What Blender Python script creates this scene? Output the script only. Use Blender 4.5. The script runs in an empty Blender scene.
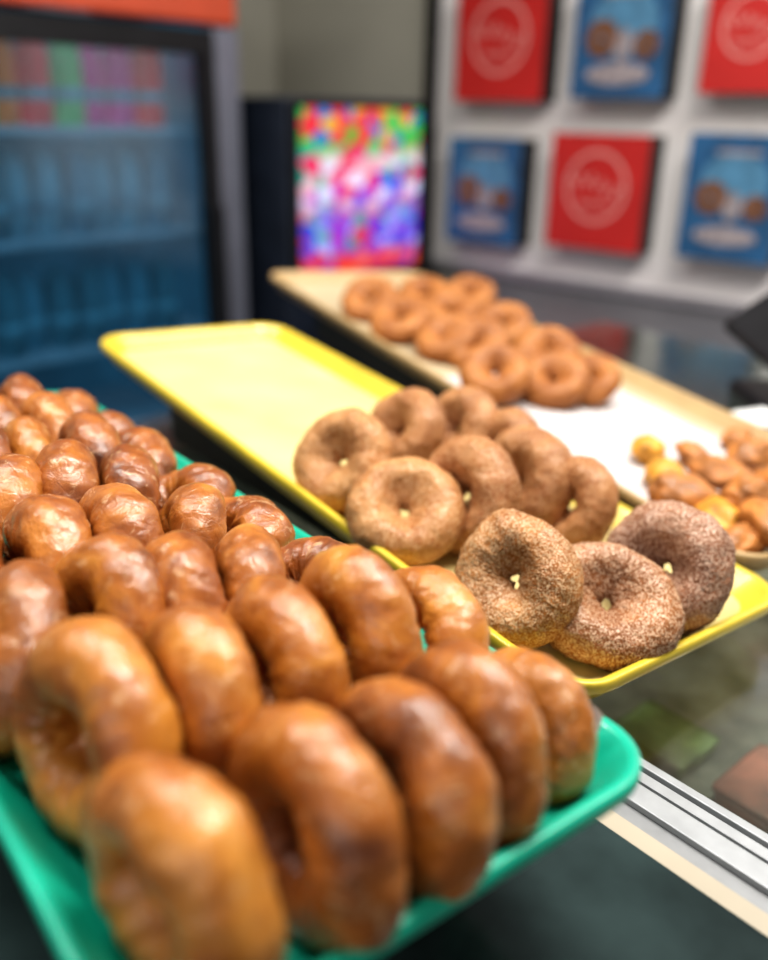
import bpy, bmesh, math, random
from mathutils import Matrix, Vector, Euler, noise
random.seed(7)
S = bpy.context.scene
COL = S.collection
PI = math.pi

# ------------------------------------------------------------------ helpers
def tag(o, label=None, cat=None, group=None, kind=None):
    if label: o['label'] = label
    if cat: o['category'] = cat
    if group: o['group'] = group
    if kind: o['kind'] = kind
    return o

def link(name, me, mat=None, parent=None, smooth=False):
    o = bpy.data.objects.new(name, me)
    COL.objects.link(o)
    if mat is not None:
        for m in (mat if isinstance(mat, (list, tuple)) else [mat]):
            me.materials.append(m)
    if smooth:
        for p in me.polygons: p.use_smooth = True
    if parent: o.parent = parent
    return o

def empty(name, M, label, cat, group=None):
    o = bpy.data.objects.new(name, None)
    COL.objects.link(o)
    o.empty_display_size = .05
    o.matrix_world = M
    return tag(o, label, cat, group)

def bm_box(bm, x0, x1, y0, y1, z0, z1, bev=0):
    r = bmesh.ops.create_cube(bm, size=1)
    vs = r['verts']
    for v in vs:
        v.co = Vector(((x0+x1)/2+v.co.x*(x1-x0), (y0+y1)/2+v.co.y*(y1-y0), (z0+z1)/2+v.co.z*(z1-z0)))
    if bev:
        es = list({e for v in vs for e in v.link_edges})
        bmesh.ops.bevel(bm, geom=es, offset=bev, segments=2, affect='EDGES', profile=.5)

def done(name, bm, mat, parent=None, smooth=False):
    bmesh.ops.recalc_face_normals(bm, faces=bm.faces)
    me = bpy.data.meshes.new(name)
    bm.to_mesh(me); bm.free()
    return link(name, me, mat, parent, smooth)

def box(name, x0, x1, y0, y1, z0, z1, mat, parent=None, bev=0):
    bm = bmesh.new(); bm_box(bm, x0, x1, y0, y1, z0, z1, bev)
    return done(name, bm, mat, parent)

def lathe(name, prof, mat, parent=None, n=24, smooth=True):
    bm = bmesh.new(); rings = []
    for r, z in prof:
        rings.append([bm.verts.new((r*math.cos(2*PI*i/n), r*math.sin(2*PI*i/n), z)) for i in range(n)])
    for a, b in zip(rings, rings[1:]):
        for i in range(n):
            bm.faces.new((a[i], a[(i+1) % n], b[(i+1) % n], b[i]))
    bm.faces.new(rings[0][::-1]); bm.faces.new(rings[-1])
    return done(name, bm, mat, parent, smooth)

# ------------------------------------------------------------------ materials
def newmat(name):
    m = bpy.data.materials.new(name); m.use_nodes = True
    nt = m.node_tree
    return m, nt, nt.nodes['Principled BSDF']

def N(nt, t, **k):
    n = nt.nodes.new(t)
    for a, v in k.items():
        if a in n.inputs.keys(): n.inputs[a].default_value = v
        else: setattr(n, a, v)
    return n

def c4(c): return (c[0], c[1], c[2], 1)

def simple(name, col, rough=.5, metal=0, var=.12, scale=12, bump=0, coat=0, emit=0, spec=.5):
    m, nt, b = newmat(name)
    tc = N(nt, 'ShaderNodeTexCoord')
    nz = N(nt, 'ShaderNodeTexNoise'); nz.inputs['Scale'].default_value = scale; nz.inputs['Detail'].default_value = 4
    nt.links.new(tc.outputs['Object'], nz.inputs['Vector'])
    r = N(nt, 'ShaderNodeValToRGB')
    r.color_ramp.elements[0].position = .3; r.color_ramp.elements[1].position = .7
    r.color_ramp.elements[0].color = c4([x*(1-var) for x in col]); r.color_ramp.elements[1].color = c4([min(1, x*(1+var)) for x in col])
    nt.links.new(nz.outputs['Fac'], r.inputs['Fac'])
    nt.links.new(r.outputs['Color'], b.inputs['Base Color'])
    b.inputs['Roughness'].default_value = rough; b.inputs['Metallic'].default_value = metal
    b.inputs['Coat Weight'].default_value = coat; b.inputs['Specular IOR Level'].default_value = spec
    if emit:
        nt.links.new(r.outputs['Color'], b.inputs['Emission Color']); b.inputs['Emission Strength'].default_value = emit
    if bump:
        bp = N(nt, 'ShaderNodeBump'); bp.inputs['Strength'].default_value = bump; bp.inputs['Distance'].default_value = .002
        nt.links.new(nz.outputs['Fac'], bp.inputs['Height']); nt.links.new(bp.outputs['Normal'], b.inputs['Normal'])
    return m

def glass(name, tint=(.85, .93, .92), base=.05, rough=.03, edge=.75):
    m = bpy.data.materials.new(name); m.use_nodes = True
    nt = m.node_tree; nt.nodes.remove(nt.nodes['Principled BSDF'])
    out = nt.nodes['Material Output']
    tr = N(nt, 'ShaderNodeBsdfTransparent'); tr.inputs['Color'].default_value = c4(tint)
    gl = N(nt, 'ShaderNodeBsdfGlossy'); gl.inputs['Roughness'].default_value = rough
    lw = N(nt, 'ShaderNodeLayerWeight'); lw.inputs['Blend'].default_value = .5
    pw = N(nt, 'ShaderNodeMath', operation='POWER'); pw.inputs[1].default_value = 4
    ma = N(nt, 'ShaderNodeMath', operation='MULTIPLY_ADD'); ma.inputs[1].default_value = edge; ma.inputs[2].default_value = base
    mx = N(nt, 'ShaderNodeMixShader')
    nt.links.new(lw.outputs['Facing'], pw.inputs[0]); nt.links.new(pw.outputs[0], ma.inputs[0])
    nt.links.new(ma.outputs[0], mx.inputs[0]); nt.links.new(tr.outputs[0], mx.inputs[1]); nt.links.new(gl.outputs[0], mx.inputs[2])
    nt.links.new(mx.outputs[0], out.inputs['Surface'])
    return m

def glaze_mat(name, dark, mid, light, flake=.38):
    m, nt, b = newmat(name)
    tc = N(nt, 'ShaderNodeTexCoord'); oi = N(nt, 'ShaderNodeObjectInfo')
    add = N(nt, 'ShaderNodeVectorMath', operation='ADD'); sc = N(nt, 'ShaderNodeVectorMath', operation='SCALE')
    cmb = N(nt, 'ShaderNodeCombineXYZ')
    nt.links.new(oi.outputs['Random'], cmb.inputs[0]); nt.links.new(oi.outputs['Random'], cmb.inputs[1])
    nt.links.new(cmb.outputs[0], sc.inputs[0]); sc.inputs['Scale'].default_value = 7
    nt.links.new(tc.outputs['Object'], add.inputs[0]); nt.links.new(sc.outputs[0], add.inputs[1])
    def noi(scale, det, rough=.5, dist=0):
        n = N(nt, 'ShaderNodeTexNoise'); n.inputs['Scale'].default_value = scale; n.inputs['Detail'].default_value = det; n.inputs['Roughness'].default_value = rough
        n.inputs['Distortion'].default_value = dist
        nt.links.new(add.outputs[0], n.inputs['Vector']); return n
    n1 = noi(26, 7, .62, .8)
    r1 = N(nt, 'ShaderNodeValToRGB')
    e = r1.color_ramp.elements
    e[0].position = .28; e[0].color = c4(dark)
    e[1].position = .72; e[1].color = c4(light)
    x = e.new(.5); x.color = c4(mid)
    sh = N(nt, 'ShaderNodeMath', operation='MULTIPLY_ADD'); sh.inputs[1].default_value = .16
    sub = N(nt, 'ShaderNodeMath', operation='ADD'); sub.inputs[1].default_value = -.07
    nt.links.new(oi.outputs['Random'], sh.inputs[0]); nt.links.new(n1.outputs['Fac'], sub.inputs[0]); nt.links.new(sub.outputs[0], sh.inputs[2])
    nt.links.new(sh.outputs[0], r1.inputs['Fac'])
    # thin dried glaze in streaky, flaky patches
    n2 = noi(52, 11, .74, 2.2)
    r2 = N(nt, 'ShaderNodeValToRGB'); r2.color_ramp.elements[0].position = .56; r2.color_ramp.elements[1].position = .64
    nt.links.new(n2.outputs['Fac'], r2.inputs['Fac'])
    k = N(nt, 'ShaderNodeMath', operation='MULTIPLY'); k.inputs[1].default_value = flake; nt.links.new(r2.outputs['Color'], k.inputs[0])
    mx = N(nt, 'ShaderNodeMix', data_type='RGBA'); mx.inputs[7].default_value = (.76, .52, .30, 1)
    nt.links.new(k.outputs[0], mx.inputs[0]); nt.links.new(r1.outputs['Color'], mx.inputs[6])
    nt.links.new(mx.outputs[2], b.inputs['Base Color'])
    b.inputs['Roughness'].default_value = .42
    b.inputs['Coat Weight'].default_value = .62
    rr = N(nt, 'ShaderNodeMapRange'); rr.inputs[1].default_value = .42; rr.inputs[2].default_value = .62; rr.inputs[3].default_value = .09; rr.inputs[4].default_value = .30
    nt.links.new(n2.outputs['Fac'], rr.inputs[0]); nt.links.new(rr.outputs[0], b.inputs['Coat Roughness'])
    # fine cracks and wrinkles of the set glaze
    vo = N(nt, 'ShaderNodeTexVoronoi', feature='DISTANCE_TO_EDGE'); vo.inputs['Scale'].default_value = 80
    nd = noi(40, 4, .5, 0)
    av = N(nt, 'ShaderNodeVectorMath', operation='MULTIPLY_ADD'); av.inputs[1].default_value = (.035, .035, .035)
    nt.links.new(nd.outputs['Color'], av.inputs[0]); nt.links.new(add.outputs[0], av.inputs[2]); nt.links.new(av.outputs[0], vo.inputs['Vector'])
    vm = N(nt, 'ShaderNodeMapRange'); vm.inputs[1].default_value = 0; vm.inputs[2].default_value = .12; nt.links.new(vo.outputs['Distance'], vm.inputs[0])
    n3 = noi(85, 7, .62, 1.1)
    hh = N(nt, 'ShaderNodeMath', operation='MULTIPLY_ADD'); hh.inputs[1].default_value = .12
    nt.links.new(vm.outputs[0], hh.inputs[0]); nt.links.new(n3.outputs['Fac'], hh.inputs[2])
    bp = N(nt, 'ShaderNodeBump'); bp.inputs['Strength'].default_value = .36; bp.inputs['Distance'].default_value = .0032
    nt.links.new(hh.outputs[0], bp.inputs['Height'])
    nt.links.new(bp.outputs['Normal'], b.inputs['Normal']); nt.links.new(bp.outputs['Normal'], b.inputs['Coat Normal'])
    return m

def sugar_mat(name, dark, light, grain, amount, bump=1., gscale=1150, cover=.35, edge=.24):
    m, nt, b = newmat(name)
    tc = N(nt, 'ShaderNodeTexCoord')
    def noi(scale, det, rough=.5):
        n = N(nt, 'ShaderNodeTexNoise'); n.inputs['Scale'].default_value = scale; n.inputs['Detail'].default_value = det; n.inputs['Roughness'].default_value = rough
        nt.links.new(tc.outputs['Object'], n.inputs['Vector']); return n
    n1 = noi(40, 5)
    r1 = N(nt, 'ShaderNodeValToRGB'); e = r1.color_ramp.elements
    e[0].position = .32; e[0].color = c4(dark); e[1].position = .68; e[1].color = c4(light)
    nt.links.new(n1.outputs['Fac'], r1.inputs['Fac'])
    vo = N(nt, 'ShaderNodeTexVoronoi'); vo.inputs['Scale'].default_value = gscale
    nt.links.new(tc.outputs['Object'], vo.inputs['Vector'])
    sep = N(nt, 'ShaderNodeSeparateColor'); nt.links.new(vo.outputs['Color'], sep.inputs[0])
    cov = noi(45, 4)           # where the sugar coat is thicker
    ad = N(nt, 'ShaderNodeMath', operation='MULTIPLY_ADD'); ad.inputs[1].default_value = cover*2; ad.inputs[2].default_value = -cover
    nt.links.new(cov.outputs['Fac'], ad.inputs[0])
    sm = N(nt, 'ShaderNodeMath', operation='ADD'); nt.links.new(sep.outputs[0], sm.inputs[0]); nt.links.new(ad.outputs[0], sm.inputs[1])
    r2 = N(nt, 'ShaderNodeValToRGB'); r2.color_ramp.elements[0].position = max(0, 1-amount-edge); r2.color_ramp.elements[1].position = min(1, 1-amount+edge)
    nt.links.new(sm.outputs[0], r2.inputs['Fac'])
    k = N(nt, 'ShaderNodeMath', operation='MULTIPLY'); k.inputs[1].default_value = .64; nt.links.new(r2.outputs['Color'], k.inputs[0])
    mx = N(nt, 'ShaderNodeMix', data_type='RGBA'); mx.inputs[7].default_value = c4(grain)
    nt.links.new(k.outputs[0], mx.inputs[0]); nt.links.new(r1.outputs['Color'], mx.inputs[6])
    nt.links.new(mx.outputs[2], b.inputs['Base Color'])
    # sugar crystals glint, crust does not
    rg = N(nt, 'ShaderNodeMapRange'); rg.inputs[3].default_value = .65; rg.inputs[4].default_value = .22
    nt.links.new(k.outputs[0], rg.inputs[0]); nt.links.new(rg.outputs[0], b.inputs['Roughness'])
    bp = N(nt, 'ShaderNodeBump'); bp.inputs['Strength'].default_value = bump; bp.inputs['Distance'].default_value = .0011
    hs = N(nt, 'ShaderNodeMath', operation='ADD'); nt.links.new(sep.outputs[1], hs.inputs[0]); nt.links.new(k.outputs[0], hs.inputs[1])
    nt.links.new(hs.outputs[0], bp.inputs['Height']); nt.links.new(bp.outputs['Normal'], b.inputs['Normal'])
    return m

def screen_mat():
    m, nt, b = newmat('lit_screen')
    tc = N(nt, 'ShaderNodeTexCoord')
    mp = N(nt, 'ShaderNodeMapping'); mp.inputs['Scale'].default_value = (1, .8, 1.1)
    nt.links.new(tc.outputs['Object'], mp.inputs['Vector'])
    vo = N(nt, 'ShaderNodeTexVoronoi', distance='EUCLIDEAN'); vo.inputs['Scale'].default_value = 23; vo.inputs['Randomness'].default_value = .9
    nt.links.new(mp.outputs[0], vo.inputs['Vector'])
    sc = N(nt, 'ShaderNodeSeparateColor'); nt.links.new(vo.outputs['Color'], sc.inputs[0])
    sp = N(nt, 'ShaderNodeSeparateXYZ'); nt.links.new(tc.outputs['Object'], sp.inputs[0])
    def pal(cols):
        r = N(nt, 'ShaderNodeValToRGB'); r.color_ramp.interpolation = 'CONSTANT'; e = r.color_ramp.elements
        e[0].position = 0; e[0].color = c4(cols[0]); e[1].position = 1/len(cols); e[1].color = c4(cols[1])
        for i, c in enumerate(cols[2:], 2):
            x = e.new(i/len(cols)); x.color = c4(c)
        nt.links.new(sc.outputs[0], r.inputs['Fac']); return r
    top = pal([(.02, .45, .04), (.75, .03, .05), (.05, .50, .10), (.75, .40, .05), (.75, .03, .06), (.02, .20, .55), (.80, .04, .06)])
    mid = pal([(.85, .70, .90), (.75, .03, .15), (.05, .10, .75), (.70, .75, 1), (.50, .05, .55), (.03, .40, .30), (.80, .45, .55)])
    bot = pal([(.05, .05, .60), (.03, .22, .75), (.38, .03, .52), (.60, .03, .12), (.05, .30, .30), (.35, .40, .90), (.20, .06, .65)])
    foot = pal([(.75, .04, .03), (.80, .10, .05), (.60, .03, .10), (.70, .05, .03), (.35, .05, .35), (.85, .15, .08)])
    def step(a, bb):
        mr = N(nt, 'ShaderNodeMapRange'); mr.inputs[1].default_value = a; mr.inputs[2].default_value = bb
        nt.links.new(sp.outputs[2], mr.inputs[0]); return mr
    cur = top
    for nxt, (a, bb) in ((mid, (1.26, 1.19)), (bot, (1.12, 1.04)), (foot, (.955, .930))):
        s = step(a, bb)
        mm = N(nt, 'ShaderNodeMix', data_type='RGBA'); nt.links.new(s.outputs[0], mm.inputs[0])
        nt.links.new(cur.outputs[0] if cur is top else cur.outputs[2], mm.inputs[6]); nt.links.new(nxt.outputs[0], mm.inputs[7]); cur = mm
    nt.links.new(cur.outputs[2], b.inputs['Emission Color']); b.inputs['Emission Strength'].default_value = 1.05
    b.inputs['Base Color'].default_value = (.02, .02, .02, 1); b.inputs['Roughness'].default_value = .3
    return m

M_glaze = glaze_mat('golden_glazed_dough', (.125, .031, .005), (.37, .118, .015), (.61, .255, .040), .44)
M_glaze_light = glaze_mat('light_glazed_dough', (.22, .064, .009), (.47, .172, .023), (.68, .305, .055), .48)
M_glaze_dark = glaze_mat('dark_glazed_dough', (.080, .018, .004), (.30, .086, .012), (.55, .205, .034), .58)
M_sugarA = sugar_mat('cinnamon_sugar_golden', (.28, .090, .014), (.48, .19, .040), (.84, .63, .40), .38, cover=.2)
M_sugarC = sugar_mat('cinnamon_sugar_frosty', (.16, .051, .018), (.31, .116, .043), (.78, .58, .44), .42, cover=.2)
M_sugarB = sugar_mat('cinnamon_sugar_brown', (.20, .063, .015), (.37, .136, .036), (.80, .58, .40), .40, cover=.2)
M_sugarD = sugar_mat('cinnamon_sugar_light', (.32, .106, .020), (.52, .215, .056), (.73, .48, .26), .43)
M_sugarE = sugar_mat('cinnamon_sugar_tan', (.26, .082, .019), (.43, .166, .046), (.66, .41, .22), .43)  # darker tan coat of the back cluster donuts
M_tan_donut = sugar_mat('cinnamon_dust', (.22, .066, .012), (.42, .157, .035), (.47, .21, .065), .30, .35)
M_hole_y = simple('golden_dough', (.56, .27, .035), .55, var=.5, scale=70, coat=.05, bump=.6)
M_hole_b = simple('brown_dough', (.38, .148, .036), .55, var=.55, scale=70, coat=.05, bump=.6)
M_green = simple('green_fibreglass', (.004, .41, .27), .32, var=.10, scale=25, coat=.3)
M_greenfloor = simple('green_fibreglass_floor', (.004, .34, .23), .38, var=.15, scale=20)
M_yellow = simple('yellow_fibreglass', (.64, .48, .045), .35, var=.12, scale=20, coat=.2)
M_yfloor = simple('worn_yellow_floor', (.66, .55, .25), .42, var=.18, scale=9)
M_tan = simple('tan_fibreglass', (.42, .29, .14), .42, var=.10, scale=20)
M_tanfloor = simple('worn_tan_floor', (.46, .37, .24), .5, var=.12, scale=9)
M_paper = simple('white_parchment', (.56, .52, .51), .7, var=.06, scale=30, bump=.2)
M_riser = simple('black_riser', (.02, .02, .02), .5)
M_alu = simple('brushed_aluminium', (.33, .34, .35), .5, metal=.5, var=.10, scale=60)
M_alu_d = simple('rail_groove', (.25, .255, .26), .5, metal=.5, var=.08, scale=60)
M_white_metal = simple('white_painted_metal', (.80, .81, .80), .35, var=.04)
M_beige = simple('beige_trim', (.38, .33, .25), .5, var=.08)
M_case = simple('dark_case_lining', (.09, .10, .095), .55, var=.3, scale=6)
M_shelf = simple('case_shelf', (.34, .30, .25), .5, var=.65, scale=20)
M_panel = simple('dark_glass_panel', (.024, .038, .038), .14, var=.6, scale=12, spec=.4)
M_glass = glass('counter_glass', (.86, .91, .88), .13, .14)
M_wall = simple('beige_wall_paint', (.40, .385, .325), .8, var=.04, scale=3)
M_wall2 = simple('beige_wall_paint_darker', (.37, .355, .30), .8, var=.04, scale=3)  # same beige as the poster wall, slightly darker
M_floor = simple('grey_floor_tile', (.10, .10, .11), .45, var=.2, scale=4)
M_board = simple('white_board', (.80, .77, .76), .6, var=.03, scale=5)
M_black = simple('black_plastic', (.014, .014, .016), .5, var=.2, spec=.25)
M_navy = simple('dark_navy_paint', (.016, .022, .036), .4, var=.25)
M_frameblack = simple('black_frame', (.012, .011, .011), .5, spec=.3)
M_silver = simple('silver_trim', (.42, .41, .44), .4, metal=.5, var=.06)
M_bluegrey = simple('blue_grey_trim', (.21, .22, .27), .4, metal=.4, var=.08)
M_greybox = simple('grey_plastic', (.25, .24, .22), .45)
M_red = simple('red_print', (.52, .025, .022), .5, var=.08)
M_blue = simple('blue_print', (.025, .11, .24), .5, var=.3, scale=14)
M_ltblue = simple('pale_blue_print', (.09, .24, .38), .5, var=.35, scale=16)
M_pink = simple('white_print', (.70, .33, .30), .5, var=.04)
M_brownprint = simple('brown_print', (.19, .085, .042), .5, var=.5, scale=40)
M_creamprint = simple('cream_print', (.33, .29, .30), .5, var=.5, scale=40)
M_orange = simple('orange_header', (.54, .08, .03), .45, var=.06)
M_fin = simple('cooler_lining', (.04, .14, .21), .5, var=.3, emit=.36, scale=5)  # lining itself glows to imitate the lit cooler interior
M_fglass = glass('cooler_glass', (.74, .88, .95), .10, .15)
M_screen = screen_mat()
M_dkgrey = simple('charcoal_laminate', (.05, .052, .056), .4, var=.15)

# ------------------------------------------------------------------ camera (fitted to the tray outlines)
F, P, R_OLD, R = 889.18, .3902, .0605, .022
CAMZ = 1.345
Rc_old = Matrix.Rotation(PI/2-P, 4, 'X') @ Matrix.Rotation(R_OLD, 4, 'Z')
Rc = Matrix.Rotation(PI/2-P, 4, 'X') @ Matrix.Rotation(R, 4, 'Z')
CM = Matrix.Translation((0, 0, CAMZ)) @ Rc
cam = bpy.data.cameras.new('camera'); co = bpy.data.objects.new('camera', cam); COL.objects.link(co)
cam.lens = F/960*36; cam.clip_start = .01; co.matrix_world = CM; S.camera = co

def ray(px, py):
    return (CM.to_3x3() @ Vector(((px-384)/F, -(py-480)/F, -1)))
def local_at(M, px, py, z):
    Mi = M.inverted(); o = Mi @ Vector((0, 0, CAMZ)); d = Mi.to_3x3() @ ray(px, py)
    t = (z-o.z)/d.z
    return o+d*t

def rot(h, tx, ty):
    return Matrix.Rotation(h, 4, 'Z') @ Matrix.Rotation(tx, 4, 'X') @ Matrix.Rotation(ty, 4, 'Y')
NEW = CM @ Rc_old.inverted()
MY_ = Matrix.Translation((-.0187, .82, -.2927)) @ rot(.6855, .0709, .0247)
MY = NEW @ MY_
MG = NEW @ Matrix.Translation((-.2007, .5389, -.2740)) @ rot(.68, -.0436, .0053)
STAN = .985
mt = MY_ @ Matrix.Translation((.3733, .2583, 0)) @ Matrix.Rotation(-.141, 4, 'Z') @ Matrix.Translation((0, -.119, 0))
mt.translation = mt.translation*STAN
MT = NEW @ mt
WT, LT = .307*STAN, 1.0*STAN
W, L = .254, .762

# ------------------------------------------------------------------ trays
def rrect(hw, hl, rad, n=7):
    pts = []
    for cx, cy, a0 in ((hw-rad, hl-rad, 0), (-hw+rad, hl-rad, PI/2), (-hw+rad, -hl+rad, PI), (hw-rad, -hl+rad, 1.5*PI)):
        for i in range(n+1):
            a = a0+PI/2*i/n
            pts.append((cx+rad*math.cos(a), cy+rad*math.sin(a)))
    return pts
def tray(name, M, w, l, mats, label):
    prof = [(.026, -.0245, .022), (.012, -.0235, .03), (.006, -.013, .034), (.001, -.0095, .036), (0, -.0075, .036), (0, -.0012, .036),
            (.0014, 0, .035), (.0048, 0, .032), (.0065, -.0015, .030), (.019, -.017, .024), (.026, -.0205, .02), (.034, -.021, .015)]
    bm = bmesh.new(); rings = []
    for ins, z, rad in prof:
        rings.append([bm.verts.new((x, y, z)) for x, y in rrect(w/2-ins, l/2-ins, rad)])
    n = len(rings[0])
    for k, (a, b) in enumerate(zip(rings, rings[1:])):
        for i in range(n):
            f = bm.faces.new((a[i], a[(i+1) % n], b[(i+1) % n], b[i])); f.smooth = True
            f.material_index = 1 if k >= 9 else 0
    bm.faces.new(rings[0][::-1]); f = bm.faces.new(rings[-1]); f.material_index = 1
    o = done(name, bm, mats); o.matrix_world = M
    return tag(o, label, 'tray')
tray('serving_tray', MG, W, L, [M_green, M_greenfloor], 'long teal green tray filled with rows of glazed donuts')
tray('serving_tray', MY, W, L, [M_yellow, M_yfloor], 'long yellow tray holding cinnamon sugar donuts, its far half empty')
tray('serving_tray', MT, WT, LT, [M_tan, M_tanfloor], 'long tan tray behind the yellow one, with cinnamon donuts and donut holes')

# counter height follows the lowest tray corner
ZC = min((M_ @ Vector((sx*(w_/2-.013), sy*(l_/2-.02), -.0245))).z for sx in (-1, 1) for sy in (-1, 1) for M_, w_, l_ in ((MY, W, L), (MT, WT, LT), (MG, W, L))) - .003
def riser(M, w, l, label):
    bm = bmesh.new()
    c = [(-1, -1), (1, -1), (1, 1), (-1, 1)]
    top = [bm.verts.new(M @ Vector((sx*(w/2-.06), sy*(l/2-.08), -.0248))) for sx, sy in c]
    bot = [bm.verts.new((v.co.x, v.co.y, ZC+.0005)) for v in top]
    bm.faces.new(top); bm.faces.new(bot[::-1])
    for i in range(4): bm.faces.new((bot[i], bot[(i+1) % 4], top[(i+1) % 4], top[i]))
    o = done('tray_riser', bm, M_riser)
    return tag(o, label, 'riser')
riser(MG, W, L, 'low black riser under the teal green tray')
riser(MY, W, L, 'low black riser under the yellow tray')
riser(MT, WT, LT, 'low black riser under the tan tray')

# ------------------------------------------------------------------ donut meshes
def donut_mesh(name, R0, r0, flat, seed, nu=72, nv=36, lump=.07, fine=0., hole_var=.12, wrinkle=.0, pinch=0.):
    rnd = random.Random(seed); off = Vector((seed*3.7, seed*1.3, seed*2.1))
    bm = bmesh.new(); g = []
    ex = 1+rnd.uniform(-.05, .05)
    for i in range(nu):
        a = 2*PI*i/nu; row = []
        ca, sa = math.cos(a), math.sin(a)
        low = noise.noise(Vector((ca*1.1, sa*1.1, 0))+off)
        for j in range(nv):
            b = 2*PI*j/nv
            q = Vector((ca*1.6, sa*1.6, 0))+Vector((ca*math.cos(b), sa*math.cos(b), math.sin(b)))*.9+off
            n1 = noise.noise(q*1.0); n2 = noise.noise(q*2.6+off)
            rr = r0*(1+lump*1.3*low+lump*n1+lump*.5*n2)
            inner = max(0, -math.cos(b))
            if wrinkle:                                # soft creases running down into the hole
                w1 = noise.noise(Vector((ca*4.5, sa*4.5, math.sin(b)*.8))+off*3)
                rr *= 1-wrinkle*(1-min(1, abs(w1)*4))*(.25+.75*inner)
            Rr = R0*(1+.05*low)
            x = Rr+rr*math.cos(b)+inner*hole_var*r0*noise.noise(Vector((ca*1.0, sa*1.0, math.sin(b)*.8))+off*2)
            x -= pinch*inner**8
            z = rr*flat*math.sin(b)
            if fine:
                k = rnd.gauss(0, fine); x += k*math.cos(b); z += k*math.sin(b)
            x = max(x, .0009)
            row.append(bm.verts.new((x*ca*ex, x*sa/ex, z)))
        g.append(row)
    for i in range(nu):
        for j in range(nv):
            bm.faces.new((g[i][j], g[(i+1) % nu][j], g[(i+1) % nu][(j+1) % nv], g[i][(j+1) % nv]))
    bmesh.ops.recalc_face_normals(bm, faces=bm.faces)
    me = bpy.data.meshes.new(name); bm.to_mesh(me); bm.free()
    for p in me.polygons: p.use_smooth = True
    return me
def with_mat(me, m):
    me.materials.append(m); return me
GL = [with_mat(donut_mesh('glazed_donut', .0272, .0182, .92, 11+i, 96, 44, lump=.08, hole_var=.3, wrinkle=.15), M_glaze) for i in range(6)]
GF = with_mat(donut_mesh('glazed_donut', .0296, .0164, 1.06, 18, 96, 44, lump=.08, hole_var=.3, wrinkle=.13), M_glaze)
GE = with_mat(donut_mesh('glazed_donut', .0268, .0186, .94, 19, 96, 44, lump=.08, hole_var=.3, wrinkle=.15), M_glaze_light)
GD = [with_mat(donut_mesh('glazed_donut', .0258, .0192, .98, 21+i, 96, 44, lump=.10, hole_var=.3, wrinkle=.20), M_glaze_dark) for i in range(6)]
def sug(seed, m, hi=False): return with_mat(donut_mesh('sugar_donut', .0284, .0164, 1.06, seed, 230 if hi else 150, 120 if hi else 80, .10, .00030 if hi else .00020, .22, 0, .0082 if hi else .0076), m)

def put(name, me, M, loc, nrm, size=1., spin=0):
    o = bpy.data.objects.new(name, me); COL.objects.link(o)
    q = Vector(nrm).normalized().to_track_quat('Z', 'Y').to_matrix().to_4x4()
    sz = Matrix.Diagonal((size, size, size, 1)) if not isinstance(size, tuple) else Matrix.Diagonal((*size, 1))
    o.matrix_world = M @ Matrix.Translation(loc) @ q @ Matrix.Rotation(spin, 4, 'Z') @ sz
    return o

# glazed donuts: eight rows of five stood on edge in the green tray
ORD = ['first', 'second', 'third', 'fourth', 'fifth', 'sixth', 'seventh', 'eighth', 'ninth']
FLOOR = -.021
US = [-.087, -.041, .000, .041, .081]
U2 = [-.087, -.042, .003, .047, .084]
UB = [-.093, -.052, -.010, .031, .069]
rnd = random.Random(5)
for r in range(8):
    v = -.338+.0835*r
    for c in range(5):
        u = (US if r == 0 else U2 if r == 1 else UB)[c]+rnd.uniform(-.003, .003); vv = v+rnd.uniform(-.006, .006)
        size = rnd.uniform(.95, 1.02); lift = .044
        if r == 0: nrm = (-1, .06+rnd.uniform(-.08, .08), rnd.uniform(-.05, .10)); size = rnd.uniform(.97, 1.0); lift = .040
        elif r == 1: nrm = (-1, .08+rnd.uniform(-.1, .1), rnd.uniform(-.05, .15))
        else: nrm = (-.92, .15+rnd.uniform(-.3, .25), rnd.uniform(-.05, .40)); lift = .041; size += .02
        if r == 1 and c == 0: nrm = (-1, -.22, .10)
        if r == 0 and c == 0: nrm = (-1, -.12, -.08); u = -.090; size = 1.0
        if c == 4:                                    # the end donut of each row slumps against the right rim
            if r == 0: size = .82; u = .088; vv = -.326; nrm = (-.95, 0, .2); lift = .026
            elif r == 1: nrm = (-.85, 0, .45); lift = .032; size = .95
            else: nrm = (-.58+rnd.uniform(-.15, .1), rnd.uniform(-.15, .15), .78); lift = .0245; u = .065; size = .97
        if r >= 2 and c == 3: lift -= .006
        if r >= 6: lift -= .003
        z = FLOOR+lift*size
        w_ = MG @ Vector((u, vv, z)); cl = CM.inverted() @ w_
        if 384+F*cl.x/-cl.z < -60: continue
        ms = GL if r < 2 or rnd.random() < .3 else GD
        me = ms[rnd.randrange(6)]
        if c == 0 and r < 2: me = GF
        if c == 4 and r == 0: me = GE
        o = put('glazed_donut', me, MG, (u, vv, z), nrm, size, rnd.uniform(0, 6.28))
        rown = 'front row' if r == 0 else ORD[r]+' row from front'
        k = 4-c
        coln = 'nearest the right rim' if k == 0 else ORD[k]+' from right rim'
        tag(o, 'brown glazed donut in green tray, %s, %s' % (rown, coln), 'donut', 'glazed donuts in the green tray')

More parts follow.
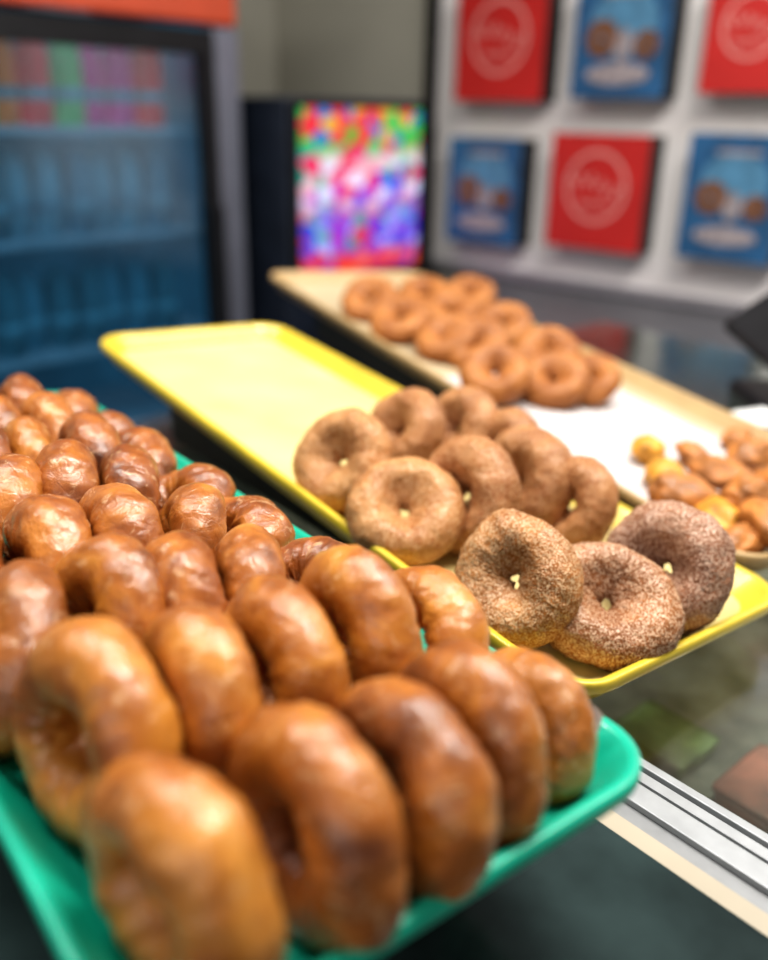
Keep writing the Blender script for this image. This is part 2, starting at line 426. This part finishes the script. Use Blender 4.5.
# wax paper peeking out at the right of the front row
bm = bmesh.new(); sec = [(.03, -.0205), (.085, -.0205), (.097, -.0195), (.104, -.013), (.110, -.004), (.1125, .004), (.1135, .011)]
n = 14; g = []
for i in range(n+1):
    v = -.350+.07*i/n
    g.append([bm.verts.new((u+(.0012*math.sin(i*1.7+j) if j > 3 else 0), v, z+(.0014*math.sin(i*2.3+u*90) if z > -.02 else 0))) for j, (u, z) in enumerate(sec)])
for i in range(n):
    for j in range(len(sec)-1): bm.faces.new((g[i][j], g[i+1][j], g[i+1][j+1], g[i][j+1]))
o = done('wax_paper', bm, M_paper, smooth=True); o.matrix_world = MG
tag(o, 'crinkled white wax paper curling up along the right rim of the green tray', 'paper')

# cinnamon sugar donuts in the yellow tray: pixel centre, height over the tray floor, facing, mesh, size, label
YD = [
 (516, 581, .042, (-.84, -.18, .52), sug(31, M_sugarA, True), 1.03, 'golden cinnamon sugar donut leaning upright, leftmost of the front three in the yellow tray'),
 (605, 605, .032, (-.38, -.34, .86), sug(32, M_sugarB, True), 1.11, 'brown sugared donut lying tilted at the very front of the yellow tray'),
 (667, 568, .040, (-.92, -.06, .40), sug(33, M_sugarC, True), 1.10, 'dark sugared donut propped by the right rim of the yellow tray'),
 (405, 512, .034, (-.40, -.38, .82), sug(34, M_sugarD), 1.05, 'light sugared donut lying tilted with a round open hole, front of the back cluster'),
 (343, 462, .040, (-.84, -.10, .52), sug(35, M_sugarD), 1.05, 'sugared donut at the left end of the back cluster in the yellow tray'),
 (403, 434, .038, (-.82, .15, .50), sug(36, M_sugarE), 1.02, 'sugared donut at the back of the cluster, behind the leftmost one'),
 (459, 430, .038, (-.82, .15, .45), sug(37, M_sugarE), 1.0, 'farthest sugared donut of the back cluster in the yellow tray'),
 (467, 497, .042, (-.95, .05, .30), sug(38, M_sugarE), 1.12, 'sugared donut standing on edge right behind the light tilted one'),
 (524, 482, .039, (-.92, .05, .35), sug(39, M_sugarE), 1.08, 'sugared donut standing on edge, third from the right of the back cluster'),
 (572, 505, .036, (-.92, .15, .30), sug(40, M_sugarE), .96, 'small sugared donut at the right end of the back cluster by the rim'),
 (500, 452, .036, (-.85, .1, .5), sug(41, M_sugarE), .98, 'sugared donut half hidden at the rear right of the back cluster'),
]
for px, py, h, nrm, me, s, lab in YD:
    p = local_at(MY, px, py, FLOOR+h)
    o = put('sugar_donut', me, MY, p, nrm, s, rnd.uniform(0, 6.28))
    tag(o, lab, 'donut', 'cinnamon sugar donuts in the yellow tray')
focus = (MY @ local_at(MY, 560, 610, FLOOR+.06))

# cinnamon donuts on the tan tray
TN = [with_mat(donut_mesh('cinnamon_donut', .0272, .0168, .98, 60+i, 64, 32, .09, 0, .3, 0, .006), M_tan_donut) for i in range(4)]
TD = [(370, 300, 'at the far left end'), (400, 320, 'second along the left edge from far end'), (424, 296, 'in the middle of the far group'),
      (468, 296, 'farthest right in the back row'), (447, 338, 'with a dark oval hole, middle of left edge'), (503, 326, 'behind the front pair near the right side'),
      (495, 373, 'facing forward with a clear hole, nearest the yellow tray'), (547, 353, 'propped upright in the front pair, hole facing forward'),
      (553, 380, 'low behind the upright one at the near end'), (590, 380, 'last at the near right end beside the paper'),
      (450, 312, 'in the second row from the far end, right side'), (475, 345, 'half hidden in the middle of the group')]
for i, (px, py, lab) in enumerate(TD):
    up = (-.36, -.34, .86) if i in (6, 7) else (-.4+rnd.uniform(-.25, .1), -.25+rnd.uniform(-.15, .15), .80)
    h = .034 if i in (6, 7) else .027
    o = put('cinnamon_donut', TN[i % 4], MT, local_at(MT, px, py, FLOOR+h), up, 1.0 if i != 9 else .86, rnd.uniform(0, 6.28))
    tag(o, 'cinnamon donut on the tan tray, '+lab, 'donut', 'cinnamon donuts on the tan tray')

# parchment on the near half of the tan tray
bm = bmesh.new(); g = []
for i in range(25):
    g.append([bm.verts.new((-.11+.22*j/8, -.45+.46*i/24, -.0202+.0006*noise.noise(Vector((i*.6, j*.8, 3))))) for j in range(9)])
for i in range(24):
    for j in range(8): bm.faces.new((g[i][j], g[i+1][j], g[i+1][j+1], g[i][j+1]))
o = done('parchment_sheet', bm, M_paper, smooth=True); o.matrix_world = MT
tag(o, 'white parchment sheet lining the near half of the tan tray', 'paper')

# donut holes
def ball(seed, rad, mat):
    bm = bmesh.new(); bmesh.ops.create_icosphere(bm, subdivisions=4, radius=rad)
    off = Vector((seed*2.3, seed, 1))
    for v in bm.verts:
        d = v.co.normalized(); v.co *= 1+.26*noise.noise(d*1.0+off)+.15*noise.noise(d*2.4+off)+.05*noise.noise(d*6+off)
        v.co.z *= .85
    me = bpy.data.meshes.new('donut_hole'); bm.to_mesh(me); bm.free()
    for p in me.polygons: p.use_smooth = True
    me.materials.append(mat); return me
BY = [ball(i, .0175, M_hole_y) for i in range(4)]; BB = [ball(i+5, .0175, M_hole_b) for i in range(5)]
HL = [(648, 449, 0, 1.1, 'y', 1), (664, 473, 0, 1.2, 'y', 1.05), (694, 455, 0, 1.0, 'b', 1.2), (684, 496, 0, 1.35, 'b', 1.5),
      (722, 474, .010, 1.25, 'b', 1.6), (754, 456, .014, 1.3, 'b', 1.4), (722, 520, 0, 1.3, 'y', 1.3), (748, 496, .016, 1.35, 'b', 1.5), (776, 482, .02, 1.35, 'b', 1.3),
      (740, 542, 0, 1.25, 'b', 1.4), (770, 524, .012, 1.4, 'b', 1.4), (738, 438, 0, .95, 'b', 1.3)]
for i, (px, py, dz, s, k, el) in enumerate(HL):
    sz = (s*el, s*rnd.uniform(.85, .95), s*rnd.uniform(.85, .95))
    o = put('donut_hole', (BY if k == 'y' else BB)[i % 4], MT, local_at(MT, px, py, FLOOR+.014*s+dz), (rnd.uniform(-.3, .3), rnd.uniform(-.3, .3), 1), sz, rnd.uniform(-1.2, 1.2))
    tag(o, {0: 'small golden donut hole, farthest left of the pile on the parchment', 1: 'golden donut hole touching the leftmost one on the parchment', 6: 'golden donut hole low at the front of the pile on the tan tray'}.get(i, 'brown glazed donut hole heaped at the near end of the tan tray'), 'donut hole', 'donut holes on the tan tray')

# ------------------------------------------------------------------ glass display counter
HEAD = .725
MC = Matrix.Translation((-.0187, .82, 0)) @ Matrix.Rotation(HEAD, 4, 'Z')
ctr = empty('display_counter', MC, 'glass topped display counter with aluminium rail under the trays', 'counter')
u0, u1, v0, v1 = -.52, .95, -1.0, .40
bm = bmesh.new()
bm_box(bm, u0, u0+.02, v0, v1, 0, ZC-.012); bm_box(bm, u1-.02, u1, v0, v1, 0, ZC-.012)
bm_box(bm, u0+.02, u1-.02, v0, v0+.02, 0, ZC-.012); bm_box(bm, u0+.02, u1-.02, v1-.02, v1, 0, ZC-.012); bm_box(bm, u0+.02, u1-.02, v0+.02, v1-.02, .05, .08)
done('case_body', bm, M_case, ctr)
RS = .019   # rail position
box('case_shelf', -.10, u1-.02, v0+.02, v1-.02, ZC-.16, ZC-.15, M_shelf, ctr)
box('glass_top', u0, -.192+RS, v0, v1, ZC-.008, ZC, M_panel, ctr)
box('glass_top', -.126+RS, u1, v0, v1, ZC-.008, ZC, M_glass, ctr)
bm = bmesh.new()
bm_box(bm, -.165+RS, -.149+RS, v0, v1, ZC-.003, ZC+.0015, .0007); bm_box(bm, -.1345+RS, -.128+RS, v0, v1, ZC-.003, ZC+.0015, .0007); bm_box(bm, -.146+RS, -.138+RS, v0, v1, ZC-.003, ZC+.0005)
done('rail', bm, M_alu, ctr)
box('rail_channel', -.176+RS, -.126+RS, v0, v1, ZC-.020, ZC-.003, M_alu_d, ctr)
box('trim_strip', -.191+RS, -.178+RS, v0, v1, ZC-.010, ZC-.001, M_beige, ctr)
def carton(u, v, w, l, h, mat, label):
    o = empty('pastry_box', MC @ Matrix.Translation((u, v, ZC-.15)), label, 'box')
    box('box_body', -w/2, w/2, -l/2, l/2, 0, h*.75, mat, o, .004); box('box_lid', -w/2-.002, w/2+.002, -l/2-.002, l/2+.002, h*.75, h, mat, o, .004)
carton(.10, -.42, .08, .09, .018, simple('red_card', (.42, .13, .09), .5, var=.6, scale=25), 'red box on the shelf under the counter glass')
carton(.09, -.31, .06, .07, .016, simple('green_card', (.26, .34, .12), .5, var=.6, scale=25), 'green box on the shelf under the counter glass')
carton(.00, -.37, .06, .06, .016, simple('cream_card', (.48, .39, .27), .5, var=.6, scale=25), 'cream box on the shelf under the counter glass')
carton(.01, -.50, .09, .08, .016, simple('brown_card', (.24, .15, .10), .5, var=.6, scale=25), 'brown box on the shelf under the counter glass')

# black till with a slanted screen and a grey receipt printer
t = empty('cash_register', Matrix.Translation((.57, 1.19, ZC)), 'black till with slanted screen at the right end of the counter', 'till')
box('base', -.07, .07, -.07, .07, 0, .025, M_black, t, .006)
box('stand', -.02, .02, -.025, .025, .025, .11, M_black, t, .004)
sc = box('screen', -.105, .105, -.07, .07, -.010, .010, M_black, t, .009); sc.location = (0, 0, .15); sc.rotation_euler = (.25, -.66, 0)
t = empty('receipt_printer', Matrix.Translation((.46, 1.05, ZC)) @ Matrix.Rotation(.4, 4, 'Z'), 'small grey receipt printer beside the black till', 'printer')
box('printer_body', -.035, .035, -.04, .04, 0, .030, M_greybox, t, .006); box('printer_lid', -.028, .028, -.035, .02, .030, .038, M_white_metal, t, .004)

# ------------------------------------------------------------------ room (poster wall frame: x right along the wall, y into the wall)
nx, ny = .75, -.661
TH = math.atan2(ny, nx); MR = Matrix.Rotation(TH, 4, 'Z'); MRi = MR.inverted()
YW, XL = 2.55, -2.85
def struct(name, x0, x1, y0, y1, z0, z1, mat):
    o = box(name, x0, x1, y0, y1, z0, z1, mat); o.matrix_world = MR; o['kind'] = 'structure'; return o
struct('floor', XL-.1, 3.2, -2.5, YW+.1, -.05, 0, M_floor)
struct('wall_right', XL-.1, 3.2, YW, YW+.1, 0, 3.0, M_wall)
struct('wall_left', XL-.1, XL, -2.5, YW, 0, 3.0, M_wall2)
struct('baseboard_right', XL+.9, 3.2, YW-.012, YW, 0, .1, M_dkgrey)
def wallpt(px, py, yw):
    d = MRi.to_3x3() @ ray(px, py); k = yw/d.y
    return d.x*k, CAMZ+d.z*k
def room_empty(name, x, y, z, label, cat, group=None):
    return empty(name, MR @ Matrix.Translation((x, y, z)), label, cat, group)

# poster board
bl = wallpt(430, 262, YW-.03); br = wallpt(740, 298, YW-.03)
zb = (bl[1]+br[1])/2; xl = bl[0]; xr = .75
pb = room_empty('poster_board', xl, YW-.001, zb, 'large white poster board with dark side frame on the wall', 'board')
box('panel', 0, xr-xl, -.025, 0, 0, 1.35, M_board, pb)
box('side_frame', -.05, 0, -.035, 0, -.03, 1.38, M_frameblack, pb)
box('side_frame', xr-xl, xr-xl+.03, -.035, 0, -.03, 1.38, M_frameblack, pb)
box('bottom_trim', 0, xr-xl, -.035, 0, -.03, 0, M_silver, pb)
box('top_trim', 0, xr-xl, -.035, 0, 1.35, 1.38, M_silver, pb)

PT = .085
YF = YW-.027-PT
def ring(bm, cx, cz, r0, r1, y, n=40, a0=0, a1=2*PI):
    vs = []
    for i in range(n+1):
        a = a0+(a1-a0)*i/n
        vs.append((bm.verts.new((cx+r0*math.cos(a), y, cz+r0*math.sin(a))), bm.verts.new((cx+r1*math.cos(a), y, cz+r1*math.sin(a)))))
    for p, q in zip(vs, vs[1:]): bm.faces.new((p[0], p[1], q[1], q[0]))
def disc(bm, cx, cz, rx, rz, y, n=28):
    bm.faces.new([bm.verts.new((cx+rx*math.cos(2*PI*i/n), y, cz+rz*math.sin(2*PI*i/n))) for i in range(n)])
def poster(l, r, tp, b, kind, label):
    x0, _ = wallpt(l, (tp+b)/2, YF); x1, _ = wallpt(r, (tp+b)/2, YF)
    _, z1 = wallpt((l+r)/2, tp, YF); _, z0 = wallpt((l+r)/2, b, YF)
    w, h = x1-x0, z1-z0
    o = room_empty('poster', (x0+x1)/2, YF, z0, label, 'poster', 'posters on the white board')
    box('backing', -w/2, w/2, .002, PT, 0, h, M_frameblack, o)  # raised black block, made deep so its sides imitate shadow
    box('print', -w/2, w/2, 0, .002, 0, h, M_red if kind == 'red' else M_blue, o)
    m = min(w, h)
    if kind == 'red':
        bm = bmesh.new(); ring(bm, 0, h*.55, m*.29, m*.325, -.001); done('ring_mark', bm, M_pink, o)
        bm = bmesh.new(); pts = []
        for i in range(60):
            s = i/59; pts.append((m*(-.27+.54*s), h*.56+m*.045*math.sin(s*34)+m*.05*math.sin(s*5)))
        for p, q in zip(pts, pts[1:]):
            k = m*.018
            bm.faces.new([bm.verts.new(c) for c in ((p[0], -.0012, p[1]-k), (q[0], -.0012, q[1]-k), (q[0], -.0012, q[1]+k), (p[0], -.0012, p[1]+k))])
        done('script_lettering', bm, M_pink, o)
        bm = bmesh.new()
        for k in range(7): bm_box(bm, m*(-.17+.05*k), m*(-.14+.05*k), -.0012, -.0005, h*.55-m*.17, h*.55-m*.13)
        done('small_lettering', bm, M_pink, o)
    else:
        bm = bmesh.new(); disc(bm, m*.02, h*.62, m*.36, m*.30, -.0008); done('pale_patch', bm, M_ltblue, o)
        bm = bmesh.new(); ring(bm, -m*.20, h*.50, m*.03, m*.17, -.0012); done('pictured_donut', bm, M_brownprint, o)
        bm = bmesh.new(); ring(bm, m*.27, h*.44, m*.02, m*.13, -.0014); done('pictured_donut', bm, M_brownprint, o)
        bm = bmesh.new(); disc(bm, m*.04, h*.44, m*.09, m*.15, -.0018); done('pictured_cream', bm, M_creamprint, o)
        bm = bmesh.new(); disc(bm, m*.0, h*.20, m*.34, m*.10, -.0016); done('pictured_plate', bm, M_creamprint, o)
        bm = bmesh.new(); bm_box(bm, -m*.20, m*.26, -.0014, -.0006, h*.84, h*.88); done('lettering_band', bm, M_creamprint, o)
poster(457, 545, -18, 101, 'red', 'red poster with a white ring mark, upper left on the white board')
poster(575, 670, -25, 98, 'blue', 'blue food poster in the upper row between two red posters')
poster(706, 800, -32, 93, 'red', 'red poster cut by the photo corner at the upper right')
poster(448, 519, 138, 243, 'blue', 'small looking blue food poster at the lower left of the board')
poster(549, 645, 134, 250, 'red', 'red poster with ring mark in the lower row between two blue ones')
poster(683, 780, 134, 262, 'blue', 'blue food poster at the lower right, cut by the photo edge')

# dark back counter below the board
bc = room_empty('back_counter', -.6, YW-.3, 0, 'dark charcoal back counter below the poster board', 'counter')
box('cabinet', -1.2, 1.8, -.25, .285, 0, .80, M_dkgrey, bc, .004); box('worktop', -1.22, 1.82, -.28, .285, .80, .84, simple('grey_worktop', (.10, .10, .11), .5), bc, .004)

# drinks cooler
FX, FY = -2.13, 1.74
fr = room_empty('drinks_cooler', FX, FY, 0, 'glass door drinks cooler with orange header and blue lit interior', 'cooler')
wid = .95
bm = bmesh.new()
bm_box(bm, -.68, 0, -.03, 0, 0, 1.95); bm_box(bm, -.68, 0, -wid, -wid+.03, 0, 1.95); bm_box(bm, -.68, -.65, -wid+.03, -.03, 0, 1.95)
bm_box(bm, -.65, -.02, -wid+.03, -.03, 0, .18); bm_box(bm, -.65, -.02, -wid+.03, -.03, 1.58, 1.95)
done('cabinet', bm, M_navy, fr)
bm = bmesh.new(); bm_box(bm, -.65, -.645, -wid+.03, -.03, .18, 1.58); bm_box(bm, -.645, -.05, -.034, -.03, .18, 1.58); bm_box(bm, -.645, -.05, -wid+.03, -wid+.034, .18, 1.58)
done('lining', bm, M_fin, fr)
box('header', -.02, .03, -wid, -.0, 1.555, 1.95, M_orange, fr, .01)
box('side_trim', -.01, .035, -.085, 0, .05, 1.55, M_bluegrey, fr, .006)
d = bmesh.new()
bm_box(d, 0, .04, -.13, -.09, .1, 1.54); bm_box(d, 0, .04, -wid, -wid+.06, .1, 1.54); bm_box(d, 0, .04, -wid+.06, -.13, .1, .17); bm_box(d, 0, .04, -wid+.06, -.13, 1.48, 1.54)
door = done('door_frame', d, M_black, fr)
box('door_glass', .015, .02, -wid+.06, -.13, .17, 1.48, M_fglass, door)
bm = bmesh.new(); bm_box(bm, .04, .07, -.125, -.10, .75, 1.1, .006); done('door_handle', bm, M_black, door)
SH = [.42, .73, 1.03, 1.30]
M_wire = simple('shelf_wire', (.14, .25, .33), .6, emit=.2)  # faint glow on the shelves stands in for interior light
for z in SH: box('wire_shelf', -.63, -.06, -wid+.04, -.04, z-.016, z, M_wire, fr)
BC = {'yellow': (.50, .38, .06), 'green': (.05, .28, .11), 'red': (.50, .035, .05), 'magenta': (.42, .03, .19), 'orange': (.50, .14, .04), 'blue': (.035, .125, .185), 'white': (.055, .165, .23), 'teal': (.03, .105, .15)}  # blue, white and teal tinted close to the lining to imitate haze
BM = {k: simple(k.replace(' ', '_')+'_drink', v, .9, var=.35, scale=8, emit=.34 if k not in ('blue', 'white', 'teal') else .36, spec=.05) for k, v in BC.items()}  # drinks glow too, in place of light falling on them
protos = {}
def bottle(x, y, z, k, label):
    root = room_empty('drink_bottle', x, y, z+.0005, label, 'bottle', 'bottles in the drinks cooler')
    if k not in protos:
        a = lathe('bottle_body', [(.034, 0), (.0398, .006), (.0398, .165), (.037, .18), (.026, .197), (.020, .20)], BM[k], root, 16)
        b = lathe('cap', [(.021, .198), (.021, .214), (.019, .216)], BM[k if k in ('white', 'blue', 'teal') else 'white'], root, 12)
        c = lathe('wrap_label', [(.0402, .06), (.0402, .09)], BM['white'] if k != 'white' else BM['blue'], root, 16)
        protos[k] = (a, b, c)
    else:
        for a in protos[k]:
            n_ = a.copy(); COL.objects.link(n_); n_.parent = root
seq = {3: ['red', 'magenta', 'magenta', 'green', 'red', 'orange', 'green', 'yellow', 'yellow'], 2: ['blue', 'white', 'white', 'blue', 'white', 'white', 'teal', 'white', 'blue'], 1: ['teal', 'blue', 'blue', 'teal', 'teal', 'blue', 'teal', 'blue', 'teal']}
rn = {3: 'top', 2: 'second', 1: 'third'}
ln = {'white': 'pale'}
for r_, ks in seq.items():
    for i, k in enumerate(ks):
        bottle(FX-.13-(i % 3)*.02, FY-.19-i*.0808, SH[r_], k, '%s drink bottle on the %s shelf of the cooler, %s from the right' % (ln.get(k, k), rn[r_], ORD[i]))

# lit screen cabinet beside the cooler
kx, ky = -1.976, 1.80
kk = room_empty('screen_cabinet', kx, ky, 0, 'dark cabinet with a bright multicoloured screen right of the cooler', 'kiosk')
box('cabinet', -.6, 0, 0, .60, 0, 1.385, M_navy, kk, .01)
bz = bmesh.new()
bm_box(bz, 0, .02, .01, .03, .84, 1.375); bm_box(bz, 0, .02, .575, .595, .84, 1.375); bm_box(bz, 0, .02, .03, .575, .84, .88); bm_box(bz, 0, .02, .03, .575, 1.36, 1.375)
done('bezel', bz, M_black, kk)
box('screen', .001, .008, .03, .575, .88, 1.36, M_screen, kk)

# ------------------------------------------------------------------ light
def area(name, loc, sx, sy, e, col=(1, 1, 1), target=None):
    l = bpy.data.lights.new(name, 'AREA'); l.shape = 'RECTANGLE'; l.size = sx; l.size_y = sy; l.energy = e; l.color = col
    o = bpy.data.objects.new(name, l); COL.objects.link(o); o.location = loc
    if target is not None: o.rotation_euler = (Vector(target)-Vector(loc)).to_track_quat('-Z', 'Y').to_euler()
    return o
area('ceiling_panel_light', (.45, .75, 2.7), .9, .3, 41, (1, .96, .90))
area('ceiling_panel_light', (-.9, .9, 2.7), .9, .3, 26, (1, .97, .93))
area('ceiling_panel_light', (1.35, 1.35, 2.75), 1.3, .5, 23, (1, .98, .96), (1.0, 2.2, 1.3))
area('rear_fill_light', (-.8, -1.6, 2.0), 1.6, 1.2, 15, (1, .98, .95), (0, .5, 1.0))  # broad unseen fill light added behind the camera
for uu, vv in ((.45, -.45), (.45, .05)):  # unseen point lights added to brighten the case interior
    pl = bpy.data.lights.new('case_fill_light', 'POINT'); pl.energy = 1.3; pl.color = (1, .94, .86); pl.shadow_soft_size = .05
    po = bpy.data.objects.new('case_fill_light', pl); COL.objects.link(po); po.matrix_world = MC @ Matrix.Translation((uu, vv, ZC-.06))
pl = bpy.data.lights.new('cooler_lamp', 'POINT'); pl.energy = .6; pl.color = (.6, .85, 1); pl.shadow_soft_size = .1
po = bpy.data.objects.new('cooler_lamp', pl); COL.objects.link(po); po.matrix_world = MR @ Matrix.Translation((FX-.1, FY-.45, 1.53))
w = bpy.data.worlds.new('world'); S.world = w; w.use_nodes = True
w.node_tree.nodes['Background'].inputs[0].default_value = (1, .97, .93, 1); w.node_tree.nodes['Background'].inputs[1].default_value = .20
S.view_settings.view_transform = 'Standard'
for lk in ('Medium High Contrast', 'High Contrast'):
    try:
        S.view_settings.look = lk; print('look', lk); break
    except Exception as ex: print(ex)

# ------------------------------------------------------------------ depth of field
cam.dof.use_dof = True
cam.dof.focus_distance = -(CM.inverted() @ focus).z*.97
cam.dof.aperture_fstop = 2.5
print('ZC', ZC, 'focus', cam.dof.focus_distance)
